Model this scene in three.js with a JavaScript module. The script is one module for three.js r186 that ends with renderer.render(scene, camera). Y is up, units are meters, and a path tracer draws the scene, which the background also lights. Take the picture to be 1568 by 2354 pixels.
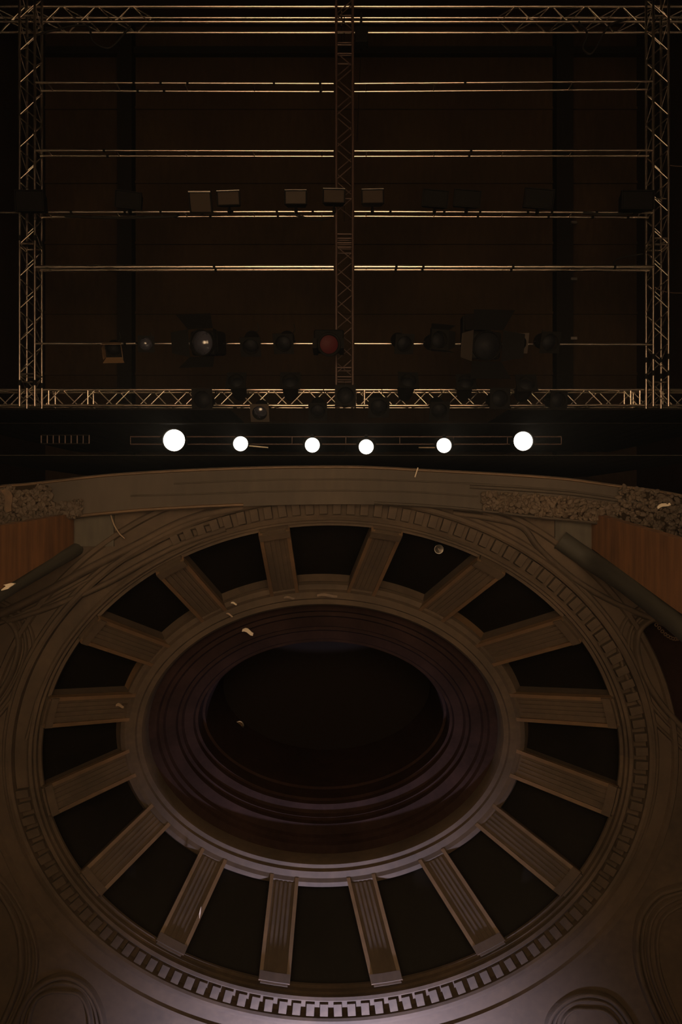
import * as THREE from 'three';
import { mergeGeometries, toCreasedNormals } from 'three/addons/utils/BufferGeometryUtils.js';
import { RoundedBoxGeometry } from 'three/addons/geometries/RoundedBoxGeometry.js';
import { ImprovedNoise } from 'three/addons/math/ImprovedNoise.js';

/* ---------- camera, exposure ---------- */
const scene = new THREE.Scene();
scene.background = new THREE.Color(0, 0, 0);
const F = 1500, EYE = 1.5;                                  // focal length in pixels of the 1568 x 2354 frame, eye height
const camera = new THREE.PerspectiveCamera(2 * Math.atan(1177 / F) * 180 / Math.PI, 1568 / 2354, 0.1, 100);
camera.position.set(0, EYE, 0);
camera.up.set(0, 0, 1);                                     // lying on the back, stage overhead: image top is +z
camera.lookAt(0, 20, 0);
scene.add(camera);
const renderer = new THREE.WebGLRenderer({ antialias: true });
renderer.toneMapping = THREE.LinearToneMapping;
renderer.toneMappingExposure = 1.0;
renderer.shadowMap.enabled = true;
const LAMP_CANDELA = 2000, HAZE = 0.00002;
if (HAZE > 0) scene.fog = new THREE.FogExp2(new THREE.Color(1, 0.95, 0.88), HAZE);

/* ---------- helpers ---------- */
let seed = 20240611;
const rnd = () => { seed = (seed * 1664525 + 1013904223) >>> 0; return seed / 4294967296; };
const rr = (a, b) => a + (b - a) * rnd();
const V = (x, y, z) => new THREE.Vector3(x, y, z);
const W = (px, py, d) => V((px - 784) * d / F, EYE + d, (1177 - py) * d / F);   // survey: bearing of a point and its height above the eye
const X = (px, d) => (px - 784) * d / F, Z = (py, d) => (1177 - py) * d / F;
const noise = new ImprovedNoise();

const used = {};
const numbered = n => { const k = used[n] = (used[n] ?? -1) + 1; return k ? `${n}_${String(k).padStart(3, '0')}` : n; };
function shade(m) { m.castShadow = true; m.receiveShadow = true; return m; }
function thing(name, label, category, pos = V(0, 0, 0), group) {
  const o = new THREE.Group(); o.name = numbered(name); o.position.copy(pos); scene.add(o);
  o.userData = { label, category }; if (group) o.userData.group = group;
  return o;
}
function struct(name, label, pos = V(0, 0, 0)) {
  const o = new THREE.Group(); o.name = name; o.position.copy(pos); scene.add(o);
  o.userData = { label, category: name.split('_')[0], kind: 'structure' }; return o;
}
function structMesh(name, label, g, m) {
  const o = shade(new THREE.Mesh(g, m)); o.name = name; scene.add(o);
  o.userData = { label, category: name.split('_')[0], kind: 'structure' }; return o;
}
function part(parent, name, g, m, label) {
  const o = shade(new THREE.Mesh(g, m)); o.name = name; parent.add(o);
  if (label) o.userData.label = label;
  return o;
}
function single(name, label, category, g, m, group) {
  const o = shade(new THREE.Mesh(g, m)); o.name = numbered(name); scene.add(o);
  o.userData = { label, category }; if (group) o.userData.group = group; return o;
}
function metricUV(g) {                                       // uv in metres by the dominant axis of each face
  const p = g.attributes.position, n = g.attributes.normal, uv = new Float32Array(p.count * 2);
  for (let i = 0; i < p.count; i++) {
    const ax = Math.abs(n.getX(i)), ay = Math.abs(n.getY(i)), az = Math.abs(n.getZ(i));
    let u, v;
    if (ay >= ax && ay >= az) { u = p.getX(i); v = p.getZ(i); } else if (ax >= az) { u = p.getZ(i); v = p.getY(i); } else { u = p.getX(i); v = p.getY(i); }
    uv[2 * i] = u; uv[2 * i + 1] = v;
  }
  g.setAttribute('uv', new THREE.BufferAttribute(uv, 2)); return g;
}
function box(x0, x1, y0, y1, z0, z1) {
  const g = new THREE.BoxGeometry(x1 - x0, y1 - y0, z1 - z0); g.translate((x0 + x1) / 2, (y0 + y1) / 2, (z0 + z1) / 2); return metricUV(g);
}
function warp(nx, ny, nz, f) {                               // a box whose unit coordinates (0..1) are sent through f
  const g = new THREE.BoxGeometry(1, 1, 1, nx, ny, nz), p = g.attributes.position;
  for (let i = 0; i < p.count; i++) { const q = f(p.getX(i) + .5, p.getY(i) + .5, p.getZ(i) + .5); p.setXYZ(i, q.x, q.y, q.z); }
  g.computeVertexNormals(); return metricUV(g);
}
function rodGeo(a, b, r, seg = 10) {
  const d = b.clone().sub(a), g = new THREE.CylinderGeometry(r, r, d.length(), seg, 1);
  g.applyQuaternion(new THREE.Quaternion().setFromUnitVectors(V(0, 1, 0), d.normalize()));
  const c = a.clone().add(b).multiplyScalar(.5); g.translate(c.x, c.y, c.z); return g;
}
const unitRods = {};
function rod(parent, name, a, b, r, m, seg = 8) {            // shares one unit cylinder between all rods of that fineness
  const g = unitRods[seg] ??= new THREE.CylinderGeometry(1, 1, 1, seg, 1);
  const d = b.clone().sub(a), o = part(parent, name, g, m);
  o.position.copy(a).add(b).multiplyScalar(.5); o.scale.set(r, d.length(), r);
  o.quaternion.setFromUnitVectors(V(0, 1, 0), d.normalize()); return o;
}
const tube = (pts, r, seg = 24, rad = 7) => new THREE.TubeGeometry(new THREE.CatmullRomCurve3(pts), seg, r, rad, false);

/* ---------- textures and materials ---------- */
function noiseTex(size, rep, fn, srgb) {
  const d = new Uint8Array(size * size * 4);
  for (let j = 0; j < size; j++) for (let i = 0; i < size; i++) {
    const c = fn(i / size, j / size), k = 4 * (j * size + i);
    d[k] = Math.max(0, Math.min(255, c[0] * 255)); d[k + 1] = Math.max(0, Math.min(255, c[1] * 255)); d[k + 2] = Math.max(0, Math.min(255, c[2] * 255)); d[k + 3] = 255;
  }
  const t = new THREE.DataTexture(d, size, size); t.wrapS = t.wrapT = THREE.RepeatWrapping; t.magFilter = THREE.LinearFilter; t.minFilter = THREE.LinearFilter;
  t.repeat.set(rep, rep); if (srgb) t.colorSpace = THREE.SRGBColorSpace; t.needsUpdate = true; return t;
}
const fbm = (u, v, f, o, z = 0) => { let s = 0, a = .5; for (let k = 0; k < o; k++) { s += a * noise.noise(u * f, v * f, z + k * 7.3); f *= 2.03; a *= .5; } return s; };
const tile = (u, v, f, o, z) => {                            // made seamless by blending over the edges
  const a = fbm(u, v, f, o, z), b = fbm(u - 1, v, f, o, z), c = fbm(u, v - 1, f, o, z), d = fbm(u - 1, v - 1, f, o, z);
  return (a * (1 - u) + b * u) * (1 - v) + (c * (1 - u) + d * u) * v;
};
const plasterTone = noiseTex(512, 0.22, (u, v) => { const n = .86 + .42 * tile(u, v, 5, 5, 1) + .22 * tile(u, v, 40, 3, 4); return [n, n * .985, n * .96]; }, true);
const plasterBump = noiseTex(512, 0.5, (u, v) => { const n = .5 + .55 * tile(u, v, 14, 5, 9); return [n, n, n]; });
const boardTone = noiseTex(512, 0.16, (u, v) => { const n = .84 + .35 * tile(u, v, 3, 5, 2) + .16 * tile(u, v * .2, 60, 2, 6); return [n, n * .97, n * .93]; }, true);
const streakTone = noiseTex(512, 0.4, (u, v) => { const n = .86 + .4 * tile(u, v * .12, 22, 4, 3) + .2 * tile(u, v, 6, 3, 8); return [n, n * .95, n * .88]; }, true);
const streakAcross = streakTone.clone(); streakAcross.rotation = Math.PI / 2; streakAcross.needsUpdate = true;
const metalRough = noiseTex(256, 1, (u, v) => { const n = .8 + .6 * tile(u, v, 9, 4, 5); return [n, n, n]; });
const lin = (r, g, b) => new THREE.Color().setRGB(r, g, b);
const std = (c, rough, o = {}) => new THREE.MeshStandardMaterial({ color: c, roughness: rough, ...o });
const matt = (c, rough, o = {}) => new THREE.MeshPhysicalMaterial({ color: c, roughness: rough, specularIntensity: .15, ...o });
const M = {
  plaster: std(lin(.060, .0405, .025), .85, { map: plasterTone, bumpMap: plasterBump, bumpScale: .006 }),
  giltAndHighlight: std(lin(.11, .066, .034), .6, { map: plasterTone, bumpMap: plasterBump, bumpScale: .003 }),  // gilding, and also the paler colour painting highlights on the arch edges
  leaf: std(lin(.075, .052, .033), .75, { map: plasterTone }),
  reliefGapShade: matt(lin(.016, .011, .007), .95),  // dark backing colour, paints the shade in the gaps between leaves
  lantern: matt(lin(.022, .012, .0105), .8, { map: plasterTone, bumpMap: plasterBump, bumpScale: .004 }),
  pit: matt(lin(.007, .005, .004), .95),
  pane: matt(lin(.006, .005, .004), .55, { map: plasterTone }),
  soffit: std(lin(.050, .039, .028), .8, { map: boardTone, bumpMap: plasterBump, bumpScale: .004 }),
  ochre: std(lin(.165, .078, .029), .9, { map: streakAcross }),
  slate: std(lin(.06, .057, .048), .85, { map: streakTone }),
  cove: std(lin(.035, .033, .024), .8, { map: plasterTone }),
  stageRoof: matt(lin(.030, .0195, .0115), .9, { map: boardTone, bumpMap: plasterBump, bumpScale: .01 }),
  stageWall: matt(lin(.012, .006, .004), .95, { map: plasterTone }),
  beam: matt(lin(.005, .004, .003), .8),
  floor: std(lin(.47, .37, .275), .7, { map: boardTone }),
  wall: matt(lin(.06, .035, .022), .9, { map: plasterTone }),
  litVelvet: matt(lin(.02, .0175, .0145), 1.0),  // drape velvet in a lighter colour, painting in the greyish lamp glow
  velvet: matt(lin(.006, .005, .0045), 1.0),
  pipe: std(lin(.82, .72, .62), .37, { metalness: 1, roughnessMap: metalRough }),
  truss: std(lin(.42, .36, .31), .4, { metalness: 1, roughnessMap: metalRough }),
  trussBrown: std(lin(.05, .027, .02), .5, { metalness: .3 }),
  black: matt(lin(.004, .0035, .003), .75),
  blackGloss: std(lin(.01, .01, .012), .22),
  steel: std(lin(.35, .32, .29), .35, { metalness: 1 }),
  reflector: matt(lin(.03, .021, .015), .6),
  greyDoor: matt(lin(.04, .031, .024), .6),
  tanDoor: std(lin(.12, .07, .032), .55),
  glass: new THREE.MeshPhysicalMaterial({ color: lin(.03, .03, .04), roughness: .08, clearcoat: 1, clearcoatRoughness: .05 }),
  redGlass: matt(lin(.03, .001, .002), .5),
  darkLens: matt(lin(.006, .006, .007), .6),
  cable: matt(lin(.01, .009, .008), .7),
  cord: std(lin(.16, .11, .07), .6),
  white: std(lin(.4, .34, .26), .6),
  lampGlow: std(lin(.9, .85, .75), .4, { emissive: lin(1, .93, .8), emissiveIntensity: 5 }),
  lilacGlow: std(lin(.9, .85, .9), .4, { emissive: lin(.85, .8, 1), emissiveIntensity: 2 }),
};

/* ---------- the shell of the building ---------- */
const TOP = EYE + 16;
structMesh('floor', 'wooden boarded floor of stage and hall', box(-7.6, 7.6, -.3, 0, -11.3, 12.3), M.floor);
structMesh('ceiling', 'dark brown boarded ceiling high above the stage trusses', box(-7.6, 7.6, TOP, TOP + .3, -11.3, 12.3), M.stageRoof);
structMesh('wall_left', 'dark side wall left of the stage trusses', box(-7.6, -7.25, 0, TOP, -11.3, 12.3), M.stageWall);
structMesh('wall_right', 'dark side wall right of the stage trusses', box(7.25, 7.6, 0, TOP, -11.3, 12.3), M.stageWall);
structMesh('wall_back', 'dark wall at the far end of the stage', box(-7.25, 7.25, 0, TOP, 11.9, 12.3), M.stageWall);
structMesh('wall_front', 'brown wall at the rear of the hall', box(-7.25, 7.25, 0, TOP, -11.3, -10.9), M.wall);
{ // roof beams of the stage house
  const beams = [['black roof beam running up the left bays behind the pipes', box(X(252, 15.2), X(287, 15.2), TOP - .3, TOP, .6, 11.9)],
    ['black roof beam running up the right bays behind the pipes', box(X(1296, 15.2), X(1336, 15.2), TOP - .3, TOP, .6, 11.9)],
    ['dark cross beam under the roof behind the rear truss', box(-7.25, 7.25, TOP - .15, TOP, Z(122, 15.85), Z(106, 15.85))]];
  beams.forEach(([label, g], i) => structMesh(`trim_${i + 1}`, label, g, M.beam));
  // small steel straps on the right beam
  const strapHost = scene.getObjectByName('trim_2');
  for (const py of [511, 641, 777]) part(strapHost, 'strap', box(X(1312, 15.7), X(1326, 15.7), TOP - .33, TOP - .3, Z(py + 4, 15.7), Z(py - 2, 15.7)), M.steel);
  const seams = struct('trim_4', 'narrow battens along the joints of the stage ceiling boards');
  for (const py of [250, 420, 560, 720, 860]) part(seams, 'batten', box(-7.25, 7.25, TOP - .05, TOP, Z(py + 3, 16), Z(py - 3, 16)), M.stageRoof);
}

/* ---------- auditorium ceiling, dome ---------- */
const D1 = 10.0, CX1 = -.16, CZ = -3.767, A1 = 4.58, B1 = 3.66;    // mouth of the dome
const D2 = 11.06, CX2 = -.31, A2 = 3.33, B2 = 2.47;                  // upper ring of the drum
function ellSweep(profile, a, b, cx, cz, n = 160) {                  // profile: [offset outward, height above the eye]
  const pos = [], idx = [], uv = [], m = profile.length; let len = 0;
  for (let j = 0; j < m; j++) {
    if (j) len += Math.hypot(profile[j][0] - profile[j - 1][0], profile[j][1] - profile[j - 1][1]);
    for (let i = 0; i <= n; i++) {
      const t = i / n * Math.PI * 2, c = Math.cos(t), s = Math.sin(t), nl = Math.hypot(b * c, a * s), o = profile[j][0];
      pos.push(cx + a * c + o * b * c / nl, EYE + profile[j][1], cz + b * s + o * a * s / nl);
      uv.push(t * (a + b) / 2, len);
    }
  }
  for (let j = 0; j < m - 1; j++) for (let i = 0; i < n; i++) {
    const k = j * (n + 1) + i; idx.push(k, k + n + 1, k + 1, k + 1, k + n + 1, k + n + 2);
  }
  const g = new THREE.BufferGeometry();
  g.setAttribute('position', new THREE.Float32BufferAttribute(pos, 3)); g.setAttribute('uv', new THREE.Float32BufferAttribute(uv, 2));
  g.setIndex(idx); return toCreasedNormals(g, .5);
}
const ellOutline = (a, b, cx, cz, n = 120) => Array.from({ length: n }, (_, i) => new THREE.Vector2(cx + a * Math.cos(i / n * 2 * Math.PI), cz + b * Math.sin(i / n * 2 * Math.PI)));
function plate(outline, holes, d0, d1) {                             // flat slab from plan outlines (x, z)
  const s = new THREE.Shape(outline); for (const h of holes) s.holes.push(new THREE.Path(h));
  const g = new THREE.ExtrudeGeometry(s, { depth: d1 - d0, bevelEnabled: false });
  g.rotateX(-Math.PI / 2); g.scale(1, 1, -1);                       // (x, z, depth) -> x, y = depth, z
  const i = g.index; if (!i) { const p = g.attributes.position; for (let k = 0; k < p.count; k += 3) for (const at of Object.values(g.attributes)) for (let c = 0; c < at.itemSize; c++) { const q = at.array[(k + 1) * at.itemSize + c]; at.array[(k + 1) * at.itemSize + c] = at.array[(k + 2) * at.itemSize + c]; at.array[(k + 2) * at.itemSize + c] = q; } }
  g.translate(0, EYE + d0, 0); g.computeVertexNormals(); return metricUV(g);
}
const plan = (pts, d) => pts.map(([px, py]) => new THREE.Vector2(X(px, d), Z(py, d)));
const lunetteR = [[1668, 1428], [1540, 1420], [1500, 1428], [1474, 1450], [1467, 1482], [1473, 1520], [1492, 1565], [1525, 1615], [1568, 1665], [1668, 1740]];
const ceil = struct('ceiling_1', 'brown plaster ceiling of the hall around the oval dome');
part(ceil, 'spandrel', plate([[-7.25, -10.9], [7.25, -10.9], [7.25, .25], [-7.25, .25]].map(p => new THREE.Vector2(...p)), [ellOutline(A1 + .3, B1 + .3, CX1, CZ), plan(lunetteR, 10)], 10, 10.35), M.plaster);
part(ceil, 'lunette_recess', plate([[5.9 + 1.3, 0], [4.3, -.9], [4.3, -4], [7.2, -4.2]].map(p => new THREE.Vector2(...p)), [], 10.55, 10.6), M.lantern);

// mouldings on the ceiling: half-round strips along curves in the ceiling plane
function strip(parent, pts, w, d = 9.99) {
  const c = new THREE.CatmullRomCurve3(pts.map(([px, py]) => W(px, py, d))), n = Math.max(12, pts.length * 6);
  const pos = [], idx = [], prof = 7;
  for (let i = 0; i <= n; i++) {
    const p = c.getPoint(i / n), t = c.getTangent(i / n), s = V(t.z, 0, -t.x).normalize();
    for (let k = 0; k < prof; k++) { const a = Math.PI * k / (prof - 1); const q = p.clone().addScaledVector(s, Math.cos(a) * w); q.y += .012 - Math.pow(Math.sin(a), .7) * w * 1.7; pos.push(q.x, q.y, q.z); }
  }
  for (let i = 0; i < n; i++) for (let k = 0; k < prof - 1; k++) { const a = i * prof + k; idx.push(a, a + 1, a + prof, a + 1, a + prof + 1, a + prof); }
  const g = new THREE.BufferGeometry(); g.setAttribute('position', new THREE.Float32BufferAttribute(pos, 3)); g.setIndex(idx); g.computeVertexNormals();
  part(parent, 'moulding', metricUV(g), M.plaster);
}
const flow = struct('trim_5', 'plaster mouldings sweeping from the arch past the dome to the left corner');
strip(flow, [[560, 1166], [430, 1196], [310, 1255], [200, 1310], [90, 1370], [-40, 1432]], .07);
strip(flow, [[500, 1196], [400, 1228], [300, 1280], [200, 1334], [100, 1388], [-40, 1450]], .035);
strip(flow, [[520, 1216], [420, 1250], [330, 1294], [240, 1344], [120, 1394], [20, 1428]], .05);
strip(flow, [[470, 1240], [380, 1284], [290, 1340], [210, 1410], [140, 1500], [90, 1600], [62, 1700]], .03);
strip(flow, [[180, 1372], [140, 1408], [112, 1450], [90, 1500]], .03);
const cornerL = struct('trim_6', 'looped plaster mouldings at the left edge beside the dome');
for (const [k, w] of [[0, .045], [16, .03], [34, .03]]) strip(cornerL, [[-60, 1410 - k], [0, 1415 - k], [34 + k * .6, 1440 - k * .7], [44 + k, 1480], [34 + k, 1530], [10 + k * .8, 1580 + k * .4], [-60, 1680 + k]], w);
const cornerR = struct('trim_7', 'plaster archivolt framing the dark lunette right of the dome');
for (const [k, w] of [[3, .05], [22, .03], [44, .03]]) strip(cornerR, [[1640, 1415 - k], [1540, 1420 - k], [1498 - k * .4, 1427 - k * .8], [1472 - k * .8, 1449 - k * .5], [1466 - k, 1482], [1472 - k, 1522], [1490 - k, 1568], [1523 - k * .9, 1618 + k * .4], [1568 - k * .6, 1667 + k * .7], [1640, 1735 + k]], w);
const flowR = struct('trim_8', 'plaster mouldings sweeping from the arch past the dome to the right corner');
strip(flowR, [[1010, 1146], [1090, 1170], [1190, 1206]], .05);
strip(flowR, [[1040, 1180], [1130, 1192], [1200, 1212], [1240, 1262], [1330, 1338], [1440, 1398], [1600, 1460]], .05);
strip(flowR, [[1140, 1168], [1180, 1190], [1205, 1210]], .03);
strip(flowR, [[1330, 1352], [1372, 1400], [1400, 1440]], .04);
const lowL = struct('trim_9', 'crossing arch mouldings in the lower left corner of the ceiling');
for (const [k, w] of [[0, .05], [18, .03], [34, .03]]) strip(lowL, [[-60, 2010 - k], [0, 2050 - k], [36 + k * .5, 2110 - k * .5], [50 + k, 2180], [46 + k, 2250], [16 + k, 2330], [-20 + k, 2400]], w);
for (const [k, w] of [[0, .05], [16, .03], [36, .035]]) strip(lowL, [[20 + k, 2400], [60 + k * .6, 2300], [100 + k * .4, 2258 + k * .6], [150, 2242 + k], [196 - k * .4, 2262 + k * .6], [228 - k * .7, 2310 + k * .3], [246 - k, 2400]], w);
const lowR = struct('trim_10', 'crossing arch mouldings in the lower right corner of the ceiling');
for (const [k, w] of [[0, .05], [14, .03], [28, .03], [48, .03]]) strip(lowR, [[1640, 2020 + k * .8], [1568, 2036 + k * .9], [1510 + k * .4, 2056 + k], [1474 + k * .9, 2100 + k * .5], [1462 + k, 2160], [1468 + k, 2230], [1492 + k, 2300], [1540 + k, 2400]], w);
for (const [k, w] of [[0, .05], [16, .03], [36, .03]]) strip(lowR, [[1250 + k, 2400], [1268 + k * .8, 2330 + k * .3], [1306 + k * .4, 2294 + k * .7], [1350, 2282 + k], [1400 - k * .3, 2294 + k * .8], [1440 - k * .6, 2336 + k * .4], [1470 - k, 2400]], w);

// cornice round the dome mouth with dentils
const cornice = struct('trim_11', 'oval plaster cornice with dentils round the dome mouth');
part(cornice, 'cornice_moulding', ellSweep([[.16, 10.18], [-.10, 10.14], [-.10, 10.10], [-.05, 10.10], [-.05, 10.03], [-.01, 10.03], [-.01, 9.97], [.03, 9.95], [.06, 9.97], [.06, 10.04], [.28, 10.04], [.28, 9.93], [.31, 9.905], [.36, 9.905], [.39, 9.95], [.43, 9.955], [.46, 10.0], [.52, 9.995], [.64, 9.99], [.66, 9.945], [.72, 9.945], [.75, 9.985], [.75, 10.1]], A1, B1, CX1, CZ, 200), M.plaster);
{
  const pts = []; let len = 0, last = null; const N = 2400, o = .17;
  const at = t => { const c = Math.cos(t), s = Math.sin(t), nl = Math.hypot(B1 * c, A1 * s); return V(CX1 + A1 * c + o * B1 * c / nl, EYE + 9.99, CZ + B1 * s + o * A1 * s / nl); };
  for (let i = 0; i <= N; i++) { const p = at(i / N * 2 * Math.PI); if (last) len += p.distanceTo(last); pts.push(len); last = p; }
  const count = 128, g = metricUV(new RoundedBoxGeometry(.125, .1, .19, 1, .008)); let j = 0;
  for (let k = 0; k < count; k++) {
    const want = (k + .5) / count * len; while (pts[j] < want) j++;
    const t = j / N * 2 * Math.PI, deg = t * 180 / Math.PI;
    if (deg > 122 && deg < 186) continue;                     // worn plain on that side
    const b = part(cornice, 'dentil', g, M.plaster), c = Math.cos(t), s = Math.sin(t);
    b.position.copy(at(t)); b.rotation.y = Math.atan2(B1 * c, A1 * s) + (rnd() - .5) * .06;
  }
}

// drum between mouth and upper ring
const S = (th, t) => { const a = A1 - .1 + (A2 - A1 + .1) * t, b = B1 - .1 + (B2 - B1 + .1) * t; return V(CX1 + (CX2 - CX1) * t + a * Math.cos(th), EYE + 10.06 + (D2 - 10.06) * t, CZ + b * Math.sin(th)); };
const Sn = (th, t) => { const e = 1e-3, u = S(th + e, t).sub(S(th - e, t)), v = S(th, t + e).sub(S(th, t - e)), n = u.cross(v).normalize(); return n.y > 0 ? n.negate() : n; };
const speed = (th, t) => S(th + 1e-3, t).distanceTo(S(th - 1e-3, t)) / 2e-3;
const slab = (th, m0, m1, t0, t1, h0, h1, nx = 2, nz = 4) => warp(nx, 1, nz, (u, v, w) => { // strip of the drum, m0..m1 metres beside the bearing th
  const t = t0 + (t1 - t0) * w, q = th + (m0 + (m1 - m0) * u) / speed(th, t);
  return S(q, t).addScaledVector(Sn(q, t), h0 + (h1 - h0) * v);
});
const RIBS = Array.from({ length: 16 }, (_, k) => (11.25 + 22.5 * k) * Math.PI / 180);
const drum = struct('wall_dome', 'sloping drum of the dome with sixteen plaster pilasters');
for (const th of RIBS) {
  const p = part(drum, 'pilaster', slab(th, -.215, .215, -.02, 1.02, -.3, .03), M.plaster);
  for (const s of [-1, 1]) part(p, 'fillet', slab(th, s * .215 - .03, s * .215 + .03, .0, 1.0, -.02, .07), M.giltAndHighlight);
  for (const m of [-.11, -.037, .037, .11]) part(p, 'reed', slab(th, m - .022, m + .022, .06, .94, .0, .05), M.plaster);
  part(p, 'capital', slab(th, -.24, .24, .0, .08, .0, .1), M.plaster);
}
RIBS.forEach((th, k) => {
  const nx = (th + RIBS[(k + 1) % 16] + (k === 15 ? 2 * Math.PI : 0)) / 2;
  const w = struct(`window_${k + 1}`, `dark window panel of the dome drum, number ${k + 1} anticlockwise from the far right pilaster`);
  const half = t => (RIBS[1] - RIBS[0]) / 2 * speed(nx, t) - .19;
  const bay = (s0, s1, t0, t1, h0, h1, n = 6) => warp(n, 1, 4, (u, v, q) => { const t = t0 + (t1 - t0) * q, a = nx + half(t) * (s0 + (s1 - s0) * u) / speed(nx, t); return S(a, t).addScaledVector(Sn(a, t), h0 + (h1 - h0) * v); });
  part(w, 'pane', bay(-1.05, 1.05, -.07, 1.05, -.34, -.3), M.pane);
  part(w, 'sill', bay(-1, 1, -.07, -.03, -.3, -.04), M.plaster);
  part(w, 'head', bay(-1, 1, .975, 1.01, -.3, .0), k === 1 || k === 6 ? M.giltAndHighlight : M.plaster);  // two heads take the lighter colour, the others plain plaster
});
// upper ring and stepped lantern
const lant = struct('ceiling_2', 'dark stepped oval crown of the dome');
part(lant, 'upper_ring', ellSweep([[.12, 11.5], [.12, 11.06], [.08, 11.0], [.0, 10.98], [-.05, 11.02], [-.16, 11.02], [-.18, 11.06], [-.26, 11.06], [-.29, 11.12], [-.29, 11.4]], A2, B2, CX2, CZ), M.plaster);
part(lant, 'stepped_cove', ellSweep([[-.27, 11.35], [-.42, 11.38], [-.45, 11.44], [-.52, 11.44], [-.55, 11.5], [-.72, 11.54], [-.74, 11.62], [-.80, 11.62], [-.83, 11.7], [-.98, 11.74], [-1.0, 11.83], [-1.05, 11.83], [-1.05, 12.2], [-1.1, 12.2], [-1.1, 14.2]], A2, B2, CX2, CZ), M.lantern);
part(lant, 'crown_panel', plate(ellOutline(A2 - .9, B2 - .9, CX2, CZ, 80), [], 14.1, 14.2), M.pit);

/* ---------- proscenium arch ---------- */
const DB = 9.8;
const upEdge = [[-120, 1134], [0, 1115], [60, 1110], [150, 1100], [240, 1090], [370, 1081], [500, 1075], [640, 1071], [780, 1070], [870, 1072], [960, 1077], [1080, 1083], [1200, 1090], [1310, 1099], [1420, 1114], [1500, 1124], [1568, 1136], [1690, 1160]];
const loEdge = [[1690, 1262], [1568, 1240], [1500, 1228], [1420, 1212], [1320, 1200], [1250, 1194], [1130, 1180], [1000, 1168], [860, 1160], [700, 1160], [560, 1164], [430, 1170], [330, 1176], [250, 1183], [170, 1192], [80, 1210], [0, 1224], [-120, 1244]];
const smooth = pts => { const c = new THREE.SplineCurve(pts); return c.getPoints(pts.length * 4); };
const arch = struct('wall_arch', 'curved plaster proscenium arch between lamps and dome');
part(arch, 'soffit', plate([...smooth(plan(upEdge, DB)), ...smooth(plan(loEdge, DB))], [], DB, DB + 1.6), M.soffit);
function edgeStrip(parent, pts, w, dn, m = M.soffit) { strip(parent, pts, w, DB + dn); parent.children.at(-1).material = m; }
edgeStrip(arch, upEdge.map(([x, y]) => [x, y + 4]), .022, .0, M.giltAndHighlight);  // highlight along the upper edge painted as a paler strip
edgeStrip(arch, upEdge.filter(p => p[0] > 1050).map(([x, y]) => [x, y + 36]), .03, .0);
edgeStrip(arch, upEdge.filter(p => p[0] > 1050).map(([x, y]) => [x, y + 30]), .015, .0);
edgeStrip(arch, loEdge.filter(p => p[0] < 600).map(([x, y]) => [x, y - 4]), .025, .0, M.giltAndHighlight);  // lower left edge also gets its highlight from the paler colour
edgeStrip(arch, loEdge.filter(p => p[0] > 850).map(([x, y]) => [x, y - 4]), .025, .0);
edgeStrip(arch, [[400, 1112], [600, 1104], [800, 1102], [1000, 1108], [1200, 1118]], .014, .0);
edgeStrip(arch, [[300, 1140], [450, 1136], [620, 1130], [800, 1128], [960, 1132], [1100, 1142]], .014, .0);
// leafy relief at both ends of the arch
function relief(n, pick, big) {
  const gs = [], base = new THREE.IcosahedronGeometry(1, 1);
  for (let i = 0; i < n; i++) {
    const [px, py] = pick(), s = rr(.014, big), g = base.clone(), p = g.attributes.position, c = rr(-.5, .5);
    for (let k = 0; k < p.count; k++) { const x = p.getX(k), y = p.getY(k), z = p.getZ(k); p.setXYZ(k, x * s * (1 - .45 * z * z), y * s * .45 + c * s * x * x * .6, z * s * rr(1.35, 1.45)); }
    g.rotateX(rr(-.7, .7)); g.rotateZ(rr(-.6, .6)); g.rotateY(rr(0, 6.28));
    const q = W(px, py, DB); g.translate(q.x, q.y - rr(.0, .07), q.z); gs.push(g);
  }
  const g = mergeGeometries(gs); g.computeVertexNormals(); return metricUV(g);
}
const edgeY = (pts, px) => { const q = [...pts].sort((a, b) => a[0] - b[0]); for (let i = 1; i < q.length; i++) if (px <= q[i][0]) return q[i - 1][1] + (q[i][1] - q[i - 1][1]) * (px - q[i - 1][0]) / (q[i][0] - q[i - 1][0]); return q.at(-1)[1]; };
const ground = (pts) => plate(plan(pts, DB), [], DB - .012, DB + .02);
part(arch, 'relief_gap_shade', ground([[-100, 1138], [0, 1122], [70, 1114], [110, 1116], [120, 1150], [150, 1172], [160, 1184], [100, 1198], [0, 1214], [-100, 1234]]), M.reliefGapShade);  // dark plates standing in for shade behind the relief
part(arch, 'relief_gap_shade', ground([[1130, 1150], [1300, 1152], [1420, 1164], [1440, 1124], [1500, 1132], [1568, 1144], [1668, 1164], [1668, 1250], [1568, 1232], [1420, 1204], [1300, 1190], [1140, 1174]]), M.reliefGapShade);
const rl = part(arch, 'leaf_relief', relief(1300, () => { const px = -100 + 290 * Math.pow(rnd(), 1.1), t = Math.pow(rnd(), .7); return [px, edgeY(upEdge, px) + 8 + (edgeY(loEdge, px) - edgeY(upEdge, px) - 14) * (px > 120 ? .55 + .45 * t : t)]; }, .046), M.leaf, 'leafy plaster relief at the left end of the arch');
rl.userData.kind = 'stuff';
const rr2 = part(arch, 'leaf_relief', relief(1500, () => { const px = 1668 - 560 * Math.pow(rnd(), 1.35), top = px > 1420 ? edgeY(upEdge, px) + 4 : edgeY(upEdge, px) + 46; return [px, top + (edgeY(loEdge, px) - 8 - top) * rnd()]; }, .042), M.leaf, 'leafy plaster relief at the right end of the arch');
rr2.userData.kind = 'stuff';
structMesh('wall_proscenium', 'dark wall above the proscenium arch', box(-7.25, 7.25, EYE + 11.2, TOP, .0, .2), M.stageWall);

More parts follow.
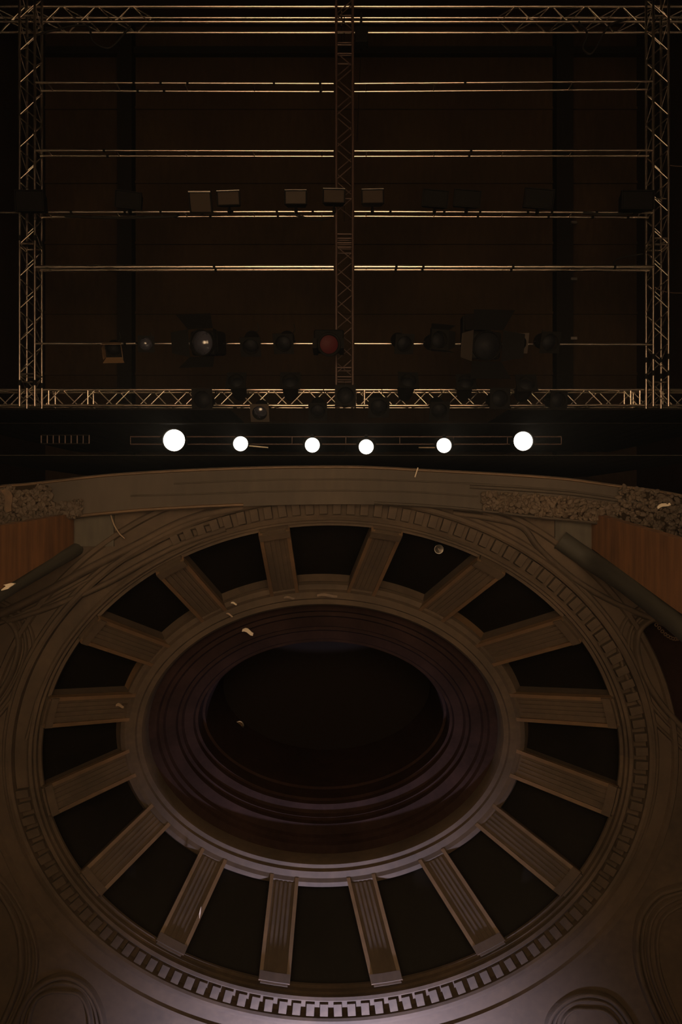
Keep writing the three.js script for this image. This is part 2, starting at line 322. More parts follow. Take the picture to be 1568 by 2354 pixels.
// splayed ochre side walls under the arch
function splay(name, label, xw, t, pts) {
  const s = new THREE.Shape(pts.map(([z, d]) => new THREE.Vector2(z, EYE + d)));
  const g = new THREE.ExtrudeGeometry(s, { depth: t, bevelEnabled: false }); g.rotateY(-Math.PI / 2); g.translate(xw, 0, 0); g.computeVertexNormals();
  return structMesh(name, label, metricUV(g), M.ochre);
}
const xl = X(170, 10), xr = X(1360, 10);
splay('wall_ochre', 'ochre painted wall panel left below the arch', xl, .12, [[-.02, 9.99], [-.5, 9.99], [-.9, 8.0], [-1.5, 4.5], [-1.5, -EYE], [-.05, -EYE], [-.16, 8.0]]);
splay('wall_ochre_1', 'ochre painted wall panel right below the arch', xr + .12, .12, [[-.02, 9.99], [-.56, 9.99], [-1.12, 7.5], [-1.7, 4.5], [-1.7, -EYE], [-.1, -EYE], [-.3, 7.5]]);
structMesh('wall_slate', 'grey panel beside the left ochre wall', box(X(172, 9.97), X(262, 9.97), EYE + 9.96, EYE + 10.05, Z(1256, 9.97), Z(1170, 9.97)), M.slate);
structMesh('wall_slate_1', 'grey panel beside the right ochre wall', box(X(1276, 9.97), X(1358, 9.97), EYE + 9.96, EYE + 10.05, Z(1262, 9.97), Z(1180, 9.97)), M.slate);
structMesh('trim_12', 'dark rounded cove along the raking edge of the left ochre wall', tube([V(xl + .05, EYE + 10.05, -.56), V(xl - .05, EYE + 9.0, -.80), V(xl - .1, EYE + 8.0, -1.0), V(xl - .15, EYE + 6.5, -1.36), V(xl - .1, EYE + 4.5, -1.62), V(xl - .06, EYE + 2, -1.62), V(xl - .06, 0, -1.62)], .1, 40, 12), M.cove);
structMesh('trim_13', 'dark rounded cove along the raking edge of the right ochre wall', tube([V(xr - .5, EYE + 9.95, -.42), V(xr - .1, EYE + 9.85, -.72), V(xr + .02, EYE + 9.0, -.93), V(xr + .08, EYE + 8.0, -1.18), V(xr + .1, EYE + 6.5, -1.55), V(xr + .08, EYE + 4.5, -1.86), V(xr + .06, EYE + 2, -1.86), V(xr + .06, 0, -1.86)], .15, 44, 12), M.cove);

/* ---------- black drapes ---------- */
function drape(label, px0, px1, z, dBot, dTop, folds) {
  const x0 = X(px0, dBot), x1 = X(px1, dBot);
  const g = warp(Math.ceil((x1 - x0) * 24), 6, 1, (u, v, w) => { const x = x0 + (x1 - x0) * u; return V(x, EYE + dBot + (dTop - dBot) * v + 0, z + .014 * Math.min(1, v * 5) * Math.sin(x * folds + Math.sin(x * 2.3) * 1.5) * (1.2 - .5 * v) + .012 * (w - .5)); });
  const o = single('border_drape', label, 'drape', g, M.velvet, 'black masking drapes above the lamps');
  return o;
}
drape('wide black border drape hanging behind the six lit lamps', -120, 1690, 1.47, 10.8, 15.9, 17);
drape('low black border drape between the lit lamps and the arch', -120, 1690, .86, 9.9, 15.9, 15).material = M.litVelvet;  // paler copy of the drape colour stands in for glow near the lamps
drape('black drape left of the lamps below the front truss', -120, 530, 1.72, 10.95, 15.9, 19);
drape('black drape right of the lamps below the front truss', 1170, 1690, 1.72, 10.95, 15.9, 19);

/* ---------- trusses ---------- */
const DT = 12.4;
function truss(label, a, b, side, w, h, pitch, m, opt = {}) {        // box truss: a, b on the lower chord, side = unit vector to the other lower chord
  const o = thing('box_truss', label, 'truss', a), L = b.distanceTo(a), ax = b.clone().sub(a).normalize(), up = V(0, 1, 0), R = .025;
  const at = (s, i, j) => ax.clone().multiplyScalar(s).addScaledVector(side, i * w).addScaledVector(up, j * h);
  for (const [i, j] of [[0, 0], [1, 0], [0, 1], [1, 1]]) rod(o, 'chord', at(0, i, j), at(L, i, j), R, m, 12);
  const faces = [[[0, 0], [1, 0]], [[0, 1], [1, 1]], [[0, 0], [0, 1]], [[1, 0], [1, 1]]], n = Math.max(1, Math.round(L / pitch)), st = L / n;
  faces.forEach(([p, q], f) => { for (let k = 0; k < n; k++) {
    const s0 = k * st, s1 = s0 + st / 2, s2 = s0 + st, flip = f % 2 ? 1 : 0, [A, B] = flip ? [q, p] : [p, q];
    if (opt.skip && opt.skip(s0)) continue;
    rod(o, 'brace', at(s0 + .02, ...A), at(s1 - .02, ...B), .0105, m); rod(o, 'brace', at(s1 + .02, ...B), at(s2 - .02, ...A), .0105, m);
  } });
  for (const s of opt.rungs ?? []) for (const j of [0, 1]) rod(o, 'rung', at(s, 0, j), at(s, 1, j), .016, m);
  for (const s of opt.frames ?? []) { for (const j of [0, 1]) rod(o, 'end_frame', at(s, 0, j), at(s, 1, j), .02, m); for (const i of [0, 1]) rod(o, 'end_frame', at(s, i, 0), at(s, i, 1), .02, m); }
  for (const s of opt.joints ?? []) for (const [i, j] of [[0, 0], [1, 0], [0, 1], [1, 1]]) rod(o, 'coupler', at(s - .05, i, j), at(s + .05, i, j), .034, M.black, 12);
  for (const t of [.06, .5, .94]) rod(o, 'hanger_wire', at(L * t, .5, .0), at(L * t, .5, TOP - a.y), .006, M.black);
  for (const t of [.06, .5, .94]) rod(o, 'hanger_bar', at(L * t, 0, h), at(L * t, 1, h), .015, m);
  return o;
}
const DF = 12.75, zF = Z(934, DT), zR = Z(-30, DT), TW = .29;
const zAt = py => Z(py, DT) - zF;
truss('left side truss reaching from the front truss to the top of the frame', V(X(45, DT), EYE + DT, zF), V(X(45, DT), EYE + DT, zR), V(1, 0, 0), TW, .29, .632, M.truss, { frames: [zAt(560), zAt(860)], joints: [zAt(548), zAt(880)] });
truss('right side truss reaching from the front truss to the top of the frame', V(X(1537, DT), EYE + DT, zF), V(X(1537, DT), EYE + DT, zR), V(-1, 0, 0), TW, .29, .632, M.truss, { frames: [zAt(548), zAt(562)], joints: [zAt(820), zAt(858)] });
truss('dark brown centre truss dividing the grid into left and right bays', V(X(773, DT), EYE + DT, zF), V(X(773, DT), EYE + DT, zR), V(1, 0, 0), X(811, DT) - X(773, DT), .29, .62, M.trussBrown, { rungs: [zAt(73), zAt(103), zAt(123), zAt(538), zAt(548), zAt(558), zAt(568), zAt(845), zAt(866), zAt(929)], skip: s => (s > zAt(128) && s < zAt(60)) || (s > zAt(575) && s < zAt(520)) || s < zAt(862) });
truss('front truss running across the frame just above the lit lamps', V(X(-60, DF), EYE + DF, Z(932, DF)), V(X(1630, DF), EYE + DF, Z(932, DF)), V(0, 0, 1), Z(896, DF) - Z(932, DF), .29, .70, M.pipe, { frames: [X(112, DF), X(202, DF), X(817, DF), X(838, DF), X(1450, DF), X(1471, DF)].map(x => x - X(-60, DF)) });
truss('rear truss across the top edge of the photograph', V(X(-60, DF), EYE + DF, Z(50, DF)), V(X(1630, DF), EYE + DF, Z(50, DF)), V(0, 0, 1), Z(15, DF) - Z(50, DF), .29, .70, M.pipe, { skip: s => s > X(300, DF) - X(-60, DF) && s < X(1120, DF) - X(-60, DF) });

/* ---------- lighting bars between the trusses ---------- */
const BARS = [ // row, lower pipe py left/right end, upper pipe height step, pipe radius
  ['first row of pipes below the rear truss', 190, 192, .24, .02, 187],
  ['second row of pipes below the rear truss', 346, 347, .19, .02, 346],
  ['row of pipes carrying the box floodlights', 488, 486, .20, .022, 489],
  ['thick row of pipes below the floodlights', 614, 613, .15, .034, 614],
  ['row carrying the big dark spotlights', 790, 790, 0, .021, 792]];
const barAt = {};
BARS.forEach(([desc, pyL, pyC, dz, r, pyR], row) => {
  for (const side of ['left', 'right']) {
    const a = side === 'left' ? W(82, pyL, DT) : W(815, pyC, DT), b = side === 'left' ? W(767, pyC, DT) : W(1502, pyR, DT);
    const o = thing('lighting_bar', `${side} half of the ${desc}`, 'pipe', a), d = b.clone().sub(a);
    rod(o, 'lower_pipe', V(0, 0, 0), d, r, M.pipe, 14);
    if (dz) {
      rod(o, 'upper_pipe', V(0, dz, 0), d.clone().add(V(0, dz, 0)), r, M.pipe, 14);
      for (const t of [.04, .27, .5, .73, .96]) rod(o, 'spacer', d.clone().multiplyScalar(t), d.clone().multiplyScalar(t).add(V(0, dz, 0)), .012, M.truss);
    }
    const taps = { 0: side === 'left' ? [.33, .42, .51, .8, .955] : [.37], 1: side === 'left' ? [.23] : [.39], 2: [.12, .3, .42, .58, .66, .81, .93], 3: side === 'left' ? [.6] : [.14, .23, .53, .87], 4: [.3, .62] }[row];
    for (const t of taps) { const c = rod(o, 'tape_wrap', d.clone().multiplyScalar(t - .004), d.clone().multiplyScalar(t + .004), r + .006, M.black, 12); if (dz && rnd() < .5) rod(o, 'tape_wrap', d.clone().multiplyScalar(t - .004).add(V(0, dz, 0)), d.clone().multiplyScalar(t + .004).add(V(0, dz, 0)), r + .006, M.black, 12); }
    barAt[row + side] = [a, d];
  }
});

/* ---------- fixtures ---------- */
const qTo = dir => new THREE.Quaternion().setFromUnitVectors(V(0, -1, 0), dir.clone().normalize());
const lathe = (pts, seg = 24) => new THREE.LatheGeometry(pts.map(p => new THREE.Vector2(...p)), seg);
function headPart(o, name, g, m, q, label) { const p = part(o, name, g, m, label); p.quaternion.copy(q); return p; }
function hang(o, barPoint, halfW, q, r = .02) {               // clamp on the bar and a forked yoke down to the pivots
  const piv = [-1, 1].map(s => V(s * halfW, 0, 0)), top = barPoint.clone();
  const cl = part(o, 'clamp', new RoundedBoxGeometry(.06, .1, .075, 2, .012), M.black); cl.position.copy(top);
  const mid = top.clone().add(V(0, -.05, 0)), dirUp = mid.clone().normalize(), y0 = mid.clone().multiplyScalar(.72);
  const pts = [piv[0], y0.clone().add(V(-halfW, 0, 0)), y0.clone().add(V(halfW, 0, 0)), piv[1]];
  const g = mergeGeometries([rodGeo(pts[0], pts[1], .013, 8), rodGeo(pts[1], pts[2], .013, 8), rodGeo(pts[2], pts[3], .013, 8), rodGeo(y0, mid, .016, 8)]);
  part(o, 'yoke', g, M.black);
}
const canGeo = (r, l) => lathe([[.0, l * .55], [r * .35, l * .55], [r * .62, l * .5], [r * .8, l * .36], [r * .86, l * .2], [r * .92, -l * .25], [r, -l * .27], [r, -l * .45], [r * .9, -l * .45], [r * .88, -l * .2], [0, -l * .12]]);
const lensGeo = (r, l) => lathe([[0, -l * .27 - r * .5], [r * .25, -l * .27 - r * .46], [r * .5, -l * .27 - r * .36], [r * .72, -l * .27 - r * .2], [r * .88, -l * .27]], 28);
function par(label, px, py, d, dir, r, l, bar, opt = {}) {
  const pos = W(px, py, d), o = thing('par_can', label, 'spotlight', pos, opt.group), q = qTo(dir);
  headPart(o, 'can', opt.can ?? canGeo(r, l), opt.mat ?? M.black, q);
  headPart(o, 'lens', lensGeo(r, l), opt.lens ?? M.darkLens, q);
  const fr = new THREE.Shape([[-1, -1], [1, -1], [1, 1], [-1, 1]].map(([x, y]) => new THREE.Vector2(x * r * 1.12, y * r * 1.12)));
  fr.holes.push(new THREE.Path().absarc(0, 0, r * .9, 0, Math.PI * 2));
  const fg = new THREE.ExtrudeGeometry(fr, { depth: .014, bevelEnabled: false, curveSegments: 20 }); fg.rotateX(Math.PI / 2); fg.translate(0, -l * .45, 0);
  headPart(o, 'colour_frame', fg, opt.frameMat ?? M.black, q);
  const tail = tube([V(0, l * .54, 0), V(.05, l * .68, .03), V(.12, l * .6, .1), V(.1, l * .75, .2)], .009, 12, 5); headPart(o, 'tail_cable', tail, M.cable, q);
  hang(o, bar.clone().sub(pos), r * 1.06, q);
  if (opt.doors) doors(o, q, r * 1.05, -l * .47, opt.doors, opt.doorMat ?? M.black, opt.tilt);
  return o;
}
function doors(o, q, r, y, len, m, tilt = .45) {
  for (let k = 0; k < 4; k++) {
    const big = k % 2 === 0, s = new THREE.Shape([[-r, 0], [r, 0], [r * (big ? 1.35 : .75), len], [-r * (big ? 1.35 : .75), len]].map(p => new THREE.Vector2(...p)));
    const g = new THREE.ExtrudeGeometry(s, { depth: .006, bevelEnabled: false }); g.rotateX(Math.PI); // hangs towards -y
    g.rotateX(tilt * (k === 2 ? 1.2 : 1)); g.translate(0, y, -r); g.rotateY(k * Math.PI / 2);
    headPart(o, 'barn_door', g, Array.isArray(m) ? m[k] : m, q);
  }
}
function fresnel(label, px, py, d, dir, w, l, bar, opt = {}) {
  const pos = W(px, py, d), o = thing('fresnel_spotlight', label, 'spotlight', pos), q = qTo(dir);
  const body = new RoundedBoxGeometry(w, l, w * .86, 3, w * .12); headPart(o, 'housing', body, M.black, q);
  headPart(o, 'nose_ring', lathe([[w * .36, -l * .48], [w * .47, -l * .48], [w * .47, -l * .62], [w * .43, -l * .62], [w * .42, -l * .5]], 32), M.black, q);
  const ln = headPart(o, 'lens', lathe([[0, -l * .72], [w * .1, -l * .71], [w * .19, -l * .68], [w * .19, -l * .66], [w * .27, -l * .63], [w * .27, -l * .61], [w * .34, -l * .575], [w * .34, -l * .555], [w * .41, -l * .5]], 40), opt.lens ?? M.glass, q);
  for (const k of [-.3, -.1, .1, .3]) headPart(o, 'cooling_fin', box(-w * .4, w * .4, l * .5, l * .56, k * w - .008, k * w + .008), M.black, q);
  hang(o, bar.clone().sub(pos), w * .56, q);
  if (opt.doors) doors(o, q, w * .48, -l * .62, opt.doors, opt.doorMat ?? M.black, opt.tilt);
  return o;
}
const onBar = (row, side, px) => { const [a, d] = barAt[row + side], x = X(px, DT); return a.clone().addScaledVector(d, (x - a.x) / d.x).add(V(0, -.02, 0)); };

// box floodlights
function flood(label, px, py, w, tilt, yaw, faceMat, side, deep = .26) {
  const d = 12.15, pos = W(px, py, d), o = thing('box_floodlight', label, 'floodlight', pos, 'box floodlights along the third pipe row');
  const q = new THREE.Quaternion().setFromEuler(new THREE.Euler(tilt, yaw, 0)), W2 = w * d / F / 2, h = .13;
  const wedge = warp(1, 1, 1, (u, v, t) => V((u - .5) * 2 * W2 * (1 - .18 * v), (v - .5) * 2 * h, (t - .5) * deep * (1 - .3 * v)));
  headPart(o, 'housing', toCreasedNormals(wedge, .5), M.black, q);
  headPart(o, 'reflector', box(-W2 * .9, W2 * .9, -h - .012, -h + .004, -deep * .42, deep * .40), faceMat, q);
  headPart(o, 'lip', box(-W2, W2, -h - .035, -h, deep * .45, deep * .5), faceMat === M.black ? M.black : M.steel, q);
  headPart(o, 'lip', box(-W2, W2, -h - .03, -h, -deep * .5, -deep * .46), M.black, q);
  for (const s of [-1, 1]) headPart(o, 'side_flap', box(s * W2 - .008, s * W2 + .008, -h - .03, -h + .02, -deep * .5, deep * .5), M.black, q);
  const bar = onBar(2, side, px).sub(pos);
  part(o, 'arm', rodGeo(V(0, 0, -deep * .3), bar, .016, 8), M.black);
  const c = part(o, 'clamp', new RoundedBoxGeometry(.06, .1, .08, 2, .012), M.black); c.position.copy(bar);
  return o;
}
flood('large black floodlight in front of the left side truss', 76, 468, 64, .1, 0, M.black, 'left', .38);
flood('dark brown floodlight on the third row, first right of the left truss', 300, 463, 58, .25, .12, M.black, 'left', .3);
flood('floodlight with pale lip, left of the pair on the left bar', 464, 463, 50, .55, 0, M.reflector, 'left', .38);
flood('floodlight with brown face, right of the pair on the left bar', 528, 460, 52, .2, -.03, M.reflector, 'left');
flood('floodlight with the brightest brown face, alone on the left bar', 681, 460, 50, .1, 0, M.greyDoor, 'left');
flood('floodlight with brown face next left of the centre truss', 768, 457, 50, .1, .02, M.reflector, 'left');
flood('floodlight with brown face next right of the centre truss', 856, 458, 50, .1, -.02, M.reflector, 'right');
flood('black floodlight, left of the pair on the right bar', 998, 461, 58, .2, .08, M.black, 'right', .3);
flood('black floodlight, right of the pair on the right bar', 1071, 461, 60, .2, .08, M.black, 'right', .3);
flood('black floodlight alone on the right bar beside the dark roof beam', 1234, 461, 66, .2, .08, M.black, 'right', .34);
flood('large black floodlight beside the right side truss', 1458, 467, 72, .05, 0, M.black, 'right', .34);

// spotlights of the fifth row
par('spotlight with tan louvred doors, leftmost on the fifth pipe row', 262, 798, 12.0, V(.25, -1, -.7), .13, .3, onBar(4, 'left', 262), { doors: .2, doorMat: M.tanDoor, tilt: .15 });
par('small spotlight with a glinting lens beside the tan louvred one', 335, 790, 12.0, V(.35, -1, -.3), .13, .36, onBar(4, 'left', 330), { lens: M.glass });
fresnel('big spotlight with streaked shiny lens and open doors, left bay', 480, 790, 11.9, V(-.25, -1, -.2), .5, .5, onBar(4, 'left', 480), { doors: .34, doorMat: M.black, tilt: .6 });
par('dark can spotlight right of the big shiny one', 578, 785, 12.0, V(.05, -1, -.8), .165, .5, onBar(4, 'left', 578));
par('dark can spotlight second left of the centre truss, fifth row', 657, 782, 12.0, V(-.15, -1, -.6), .165, .48, onBar(4, 'left', 657));
par('dark can spotlight first right of the centre truss, fifth row', 920, 785, 12.0, V(.3, -1, -.5), .16, .48, onBar(4, 'right', 920));
par('dark can spotlight with flared doors, second right of the centre truss', 998, 785, 12.0, V(.35, -1, -.1), .17, .46, onBar(4, 'right', 998), { doors: .16, tilt: .35 });
fresnel('big black spotlight with a pale grey left door, right bay', 1108, 795, 11.9, V(.1, -1, -.25), .56, .52, onBar(4, 'right', 1108), { doors: .42, doorMat: [M.black, M.greyDoor, M.black, M.black], tilt: .75, lens: M.darkLens });
par('can spotlight with a thin lens glint right of the big black one', 1184, 788, 12.0, V(.1, -1, -.3), .16, .4, onBar(4, 'right', 1184), { frameMat: M.greyDoor, lens: M.glass });
par('faint brown can spotlight, rightmost on the fifth row', 1252, 785, 12.0, V(.2, -1, -.35), .17, .46, onBar(4, 'right', 1252), { mat: M.beam });
{ // moving head beside the centre truss
  const pos = W(755, 792, 11.7), o = thing('moving_head', 'moving-head light with red face beside the centre truss', 'stage light', pos), q = qTo(V(.1, -1, -.25));
  headPart(o, 'head', lathe([[0, .2], [.12, .2], [.19, .1], [.2, -.12], [.21, -.17], [.17, -.17], [.16, -.12]], 28), M.black, q);
  headPart(o, 'lens', lathe([[0, -.145], [.09, -.14], [.165, -.12]], 28), M.redGlass, q);
  for (const s of [-1, 1]) part(o, 'arm', box(s * .24 - .04, s * .24 + .04, -.1, .42, -.09, .09), M.black);
  part(o, 'base', new RoundedBoxGeometry(.56, .18, .42, 3, .04).translate(0, .5, .18), M.black);
  part(o, 'clamp', box(-.04, .04, .56, .74, .08, .34), M.black);
}
{ // black box beside the centre truss, under the rear truss
  const o = thing('junction_box', 'black box right of the centre truss under the rear truss', 'box', W(831, 86, 12.5));
  part(o, 'case', new RoundedBoxGeometry(.25, .2, .3, 3, .02), M.black); part(o, 'bracket', box(-.02, .02, .08, .28, -.05, .55), M.black); part(o, 'hanger_wire', rodGeo(V(0, .08, 0), V(0, TOP - EYE - 12.5, 0), .006), M.black);
}
{ // flat control box over the big right spotlight
  const o = thing('junction_box', 'flat brown equipment box hanging above the big black spotlight', 'box', W(1098, 742, 12.3));
  part(o, 'case', new RoundedBoxGeometry(.5, .12, .3, 3, .02), M.beam); part(o, 'bracket', box(-.3, -.26, -.1, .14, -.42, .1), M.black); part(o, 'slot', box(-.2, .1, -.065, -.05, .06, .1), M.pit);
}
// cans on the front truss
const ft = (px, off) => V(X(px, DF), EYE + DF - .02, off ? Z(896, DF) : Z(932, DF));
par('dark can above the front truss, over the second lit lamp', 548, 893, 12.05, V(-.05, -1, .5), .16, .5, ft(548, 1));
par('dark can above the front truss, second left of the centre truss', 668, 893, 12.05, V(.05, -1, .5), .165, .5, ft(668, 1));
par('dark can above the front truss, first right of the centre truss', 934, 893, 12.05, V(.1, -1, .55), .165, .5, ft(934, 1));
par('dark can above the front truss, second right of the centre truss', 1068, 894, 12.05, V(-.05, -1, .5), .16, .46, ft(1068, 1));
par('brown can above the front truss over the rightmost lit lamp', 1204, 897, 12.05, V(0, -1, .5), .17, .46, ft(1204, 1), { mat: M.beam });
par('round can looking straight down at the foot of the centre truss', 794, 915, 11.75, V(0, -1, .03), .165, .5, V(X(794, DT), EYE + DT - .04, Z(915, 11.75)));
par('can below the front truss with a bright lens glint, left', 600, 940, 11.95, V(0, -1, -.55), .15, .46, ft(600, 0), { frameMat: M.greyDoor, lens: M.glass });
par('can below the front truss over the third lit lamp', 731, 935, 11.95, V(.02, -1, -.6), .15, .5, ft(731, 0));
par('can below the front truss over the fourth lit lamp', 868, 928, 11.95, V(.06, -1, -.5), .17, .5, ft(868, 0));
par('can below the front truss over the fifth lit lamp', 1006, 935, 11.95, V(.02, -1, -.55), .16, .5, ft(1006, 0));
par('can in the front truss right of the leftmost lit lamp', 472, 920, 12.0, V(-.1, -1, -.1), .17, .42, ft(472, 0));
par('can in the front truss left of the rightmost lit lamp', 1140, 918, 12.0, V(.15, -1, -.1), .17, .42, ft(1140, 0));
par('can in the front truss right of the rightmost lit lamp', 1272, 920, 12.0, V(.2, -1, -.15), .15, .42, ft(1272, 0));

/* ---------- the lit lamps on their bar ---------- */
const DL = 11.0;
{
  const o = thing('lamp_bar', 'twin pipe carrying the six lit lamps in front of the black drapes', 'pipe', W(300, 1004, DL + .35));
  const L = X(1322, DL) - X(300, DL);
  rod(o, 'lower_pipe', V(0, 0, 0), V(L, 0, 0), .013, M.trussBrown, 12); rod(o, 'upper_pipe', V(0, 0, -.13), V(L, 0, -.13), .013, M.trussBrown, 12);
  for (let k = 0; k <= 8; k++) rod(o, 'spacer', V(L * k / 8, 0, 0), V(L * k / 8, 0, -.13), .009, M.trussBrown);
  for (const t of [.02, .5, .98]) rod(o, 'hanger', V(L * t, 0, 0), V(L * t, 4.6, 0), .008, M.black);
}
const LAMPS = [[400, 1012, 25, 'widest and brightest lit lamp, leftmost of the six'], [553, 1020, 17, 'lit lamp second from the left, beside a pale rod'], [718, 1023, 17, 'lit lamp third from the left, below the front truss'], [842, 1027, 17, 'lit lamp just right of the centre truss line, lowest of the six'], [1021, 1024, 17, 'lit lamp second from the right'], [1203, 1014, 22, 'rightmost of the six lit lamps']];
for (const [px, py, rp, label] of LAMPS) {
  const pos = W(px, py, DL), r = rp * DL / F, o = thing('stage_lamp', label, 'lamp', pos, 'six lit lamps in a row'), dir = V(-.1 * pos.x * .2, -1, -.02), q = qTo(dir);
  headPart(o, 'housing', lathe([[0, .42], [r * .7, .42], [r * .95, .34], [r * 1.08, .1], [r * 1.12, .0], [r * 1.12, -.03], [r * 1.02, -.03], [r * 1.0, .02], [r * .9, .06], [0, .08]], 32), M.black, q);
  headPart(o, 'lens', lathe([[0, -.012], [r * .5, -.006], [r * .85, .006], [r * .99, .018], [r * .99, .03], [0, .03]], 32), M.lampGlow, q, 'glowing lens');
  hang(o, W(px, 1004, DL + .35).sub(pos).setZ(Z(1004, DL + .35) - pos.z), r * 1.2, q);
  if (px === 553) part(o, 'side_rod', rodGeo(V(r * 1.1, .06, -.03), V(.46, .06, -.06), .012), M.white);
  if (px === 1021) part(o, 'side_rod', rodGeo(V(-r * 1.1, .06, -.03), V(-.42, .06, -.03), .012), M.cord);
  const sp = new THREE.SpotLight(lin(1, .86, .66), LAMP_CANDELA * (rp > 20 ? 1.25 : 1), 0, .46, 1, 2);
  sp.position.copy(pos).addScaledVector(dir.clone().normalize(), .05); sp.target.position.copy(pos).addScaledVector(dir, 5);
  sp.castShadow = true; sp.shadow.radius = r / .02 * .8; sp.shadow.bias = -.0005; sp.shadow.mapSize.set(1024, 1024);
  scene.add(sp, sp.target);
}

/* ---------- added cool flood with no seen source, far back in the hall, washing the ceiling at the lower edge of the frame ---------- */
{
  const o = thing('added_uplight', 'added cool lilac floodlight with no seen source, on the rear wall below the frame', 'lamp', V(0, 7.5, -10.9));
  part(o, 'wall_plate', box(-.1, .1, -.14, .14, 0, .03), M.black); part(o, 'bracket', rodGeo(V(0, 0, .02), V(0, .02, .4), .025), M.black);
  const dir = V(0, 1, .1).normalize(), q = new THREE.Quaternion().setFromUnitVectors(V(0, 1, 0), dir), at = V(0, .12, .45);
  const h = headPart(o, 'housing', lathe([[0, -.2], [.14, -.2], [.2, 0], [.21, .03], [.19, .03], [.17, -.02], [0, -.04]], 24), M.black, q); h.position.copy(at);
  const l = headPart(o, 'lens', lathe([[0, .0], [.17, -.005], [.18, -.02], [0, -.02]], 24), M.lilacGlow, q); l.position.copy(at);
  const s = new THREE.SpotLight(lin(.74, .70, 1), 600, 0, .98, 1, 2), from = at.clone().add(o.position).addScaledVector(dir, .2);
  s.position.copy(from); s.target.position.copy(from).addScaledVector(dir, 6);
  s.castShadow = true; s.shadow.radius = 7; s.shadow.bias = -.0005; scene.add(s, s.target);
}

/* ---------- cables and small things ---------- */
const cableAt = (label, pts, r = .012, m = M.cable, name = 'power_cable') => single(name, label, 'cable', tube(pts.map(([x, y, d]) => W(x, y, d)), r, pts.length * 10, 6), m);
cableAt('black cable sagging under the floodlight row, left end', [[150, 496, 12.5], [205, 499, 12.4], [270, 501, 12.35], [340, 500, 12.35], [400, 497, 12.45], [410, 494, 12.6]], .028);
cableAt('black cable bundle under the lone bright floodlight', [[655, 493, 12.4], [672, 492, 12.3], [690, 497, 12.3], [712, 503, 12.35], [735, 505, 12.35], [764, 500, 12.5]], .02);
cableAt('black cable drooping from the right floodlight row to the side truss', [[1340, 489, 12.38], [1390, 493, 12.36], [1430, 492, 12.38], [1490, 486, 12.4]], .025);
cableAt('black cable rising from the thick pipe row to the right truss', [[1410, 612, 12.38], [1414, 600, 12.5], [1430, 592, 12.6], [1478, 584, 12.6]], .014);
cableAt('thin wire leaving the right side truss at the frame edge', [[1505, 660, 12.4], [1520, 668, 12.4], [1545, 673, 12.4], [1620, 673, 12.4]], .01, M.trussBrown);
cableAt('thin wire crossing to the frame edge beside the right truss, higher up', [[1535, 379, 12.4], [1555, 382, 12.4], [1620, 383, 12.4]], .01, M.trussBrown);
cableAt('black cable tangle at the upper right corner of the grid', [[1330, 50, 12.75], [1350, 80, 12.5], [1340, 110, 12.5], [1358, 124, 12.4], [1400, 60, 12.4], [1440, 45, 12.5]], .02);
cableAt('black cable tangle at the upper left corner of the grid', [[60, 90, 12.4], [120, 70, 12.5], [200, 60, 12.5], [215, 96, 12.4], [250, 110, 12.4], [300, 60, 12.5]], .02);
cableAt('pale wire hanging on the ceiling below the left end of the arch', [[255, 1184, 9.9], [262, 1205, 9.85], [276, 1228, 9.85], [287, 1238, 9.85]], .012, M.cord, 'hanging_wire');
cableAt('short pale rod on the arch below the fifth lit lamp', [[961, 1075, 9.75], [958, 1084, 9.75], [954, 1097, 9.75]], .01, M.white, 'metal_rod');
cableAt('pipe stub left of the big floodlight at the left edge', [[-60, 489, 12.4], [0, 489, 12.4], [44, 489, 12.4]], .02, M.pipe, 'pipe_stub');
{ // slatted rail in the shadows left of the lamps
  const o = thing('guard_rail', 'faint slatted rail in the dark left of the lit lamps', 'railing', W(95, 1020, 10.7));
  const L = X(205, 10.7) - X(95, 10.7); rod(o, 'bottom_rail', V(0, 0, 0), V(L, 0, 0), .012, M.beam); rod(o, 'top_rail', V(0, 0, .14), V(L, 0, .14), .012, M.beam);
  for (let k = 0; k < 9; k++) rod(o, 'baluster', V(L * k / 8, 0, 0), V(L * k / 8, 0, .14), .011, M.trussBrown);
  for (const t of [0, 1]) rod(o, 'hanger', V(L * t, 0, .07), V(L * t, 5.3, .07), .008, M.black);
}
{ // small bracket lamp under the cornice
  const o = thing('bracket_lamp', 'tiny unlit bracket lamp under the cornice, upper right of the dome', 'lamp', W(1003, 1262, 10.3));
  part(o, 'arm', tube([V(0, .1, .1), V(0, 0, .06), V(.03, -.04, 0)], .012, 12, 6), M.steel); part(o, 'head', lathe([[0, .05], [.05, .04], [.075, -.02], [.065, -.02], [0, .02]], 16).translate(.03, -.06, 0), M.steel);
}
{ // iron pendant rose inside the crown
  const o = thing('pendant_hook', 'small iron pendant fitting glinting inside the dark crown', 'fitting', W(550, 1668, 13.85));
  part(o, 'ring', new THREE.TorusGeometry(.09, .014, 8, 20).rotateX(Math.PI / 2), M.steel); part(o, 'cup', lathe([[0, .06], [.06, .04], [.08, 0], [.07, 0], [0, .03]], 16), M.giltAndHighlight);
  part(o, 'stem', rodGeo(V(0, .03, 0), V(0, .2, 0), .012), M.steel);
}
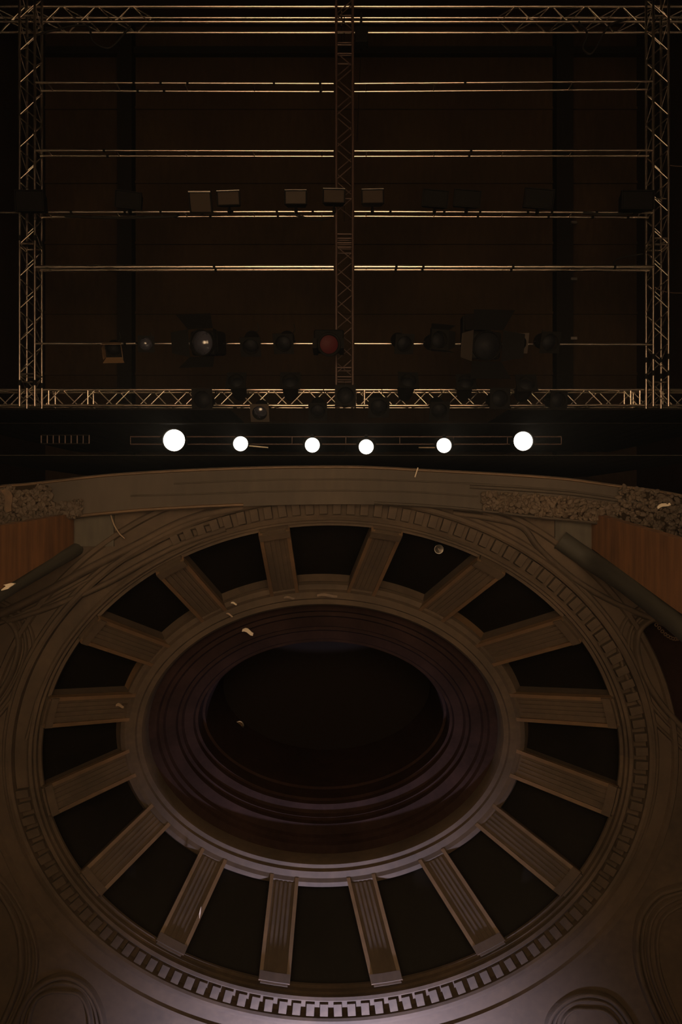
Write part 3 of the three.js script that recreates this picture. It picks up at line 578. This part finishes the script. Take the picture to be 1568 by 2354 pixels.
{ // gilded fragments and flaking bits
  const bit = (label, px, py, d, w, h, m, rot = 0) => {
    const g = warp(5, 2, 2, (u, v, t) => V((u - .5) * w, (v - .5) * .03, (t - .5) * h * (1 - 1.2 * (u - .5) * (u - .5)) + h * .35 * Math.sin(u * 5))); g.rotateY(rot);
    const o = single('plaster_fragment', label, 'plaster', g, m, 'loose bits of gilded plaster'); o.position.copy(W(px, py, d));
  };
  bit('long gilded fragment on the top edge of the upper ring', 752, 1369, 10.95, .34, .05, M.giltAndHighlight); bit('gilded flake left of the top of the upper ring', 665, 1374, 10.95, .18, .04, M.giltAndHighlight);
  bit('pale flake at the upper left of the upper ring', 538, 1387, 10.95, .1, .03, M.white, .2); bit('pale flake just below the upper left of the ring', 528, 1413, 10.95, .12, .03, M.cord, .4);
  bit('pale chip inside the crown below the ring', 570, 1452, 11.3, .2, .07, M.white, .25); bit('white curl of plaster at the left frame edge', 18, 1348, 7.9, .06, .12, M.white, 1.3);
  bit('pale curl on the relief at the right end of the arch', 1525, 1162, 9.72, .2, .05, M.white, -.4); bit('pale flake on the relief at the left end of the arch', 18, 1150, 9.72, .34, .12, M.giltAndHighlight, 1.2);
  bit('pale sliver near the lower left pilaster', 460, 2098, 10.3, .02, .12, M.white, .2); bit('white chip on a pilaster of the left side', 276, 1622, 10.7, .13, .05, M.cord, .1);
}
{ // gilded swag in the right lunette
  const o = thing('gilded_swag', 'gilded chain swag in the dark lunette at the right edge', 'ornament', W(1545, 1462, 9.95));
  const c = new THREE.CatmullRomCurve3([V(-.24, 0, .17), V(-.1, -.02, .02), V(.02, -.03, -.04), V(.14, -.02, -.02), V(.25, 0, .06)]);
  for (let k = 0; k < 14; k++) { const p = c.getPoint(k / 13), l = part(o, 'link', new THREE.TorusGeometry(.022, .008, 6, 10), M.giltAndHighlight); l.position.copy(p); l.rotation.set(Math.PI / 2, 0, k % 2 ? 1.2 : 0); }
  part(o, 'rosette', lathe([[0, -.03], [.03, -.02], [.06, .01], [.05, .03], [0, .03]], 10), M.giltAndHighlight).position.set(.05, -.02, .07);
}
renderer.render(scene, camera);
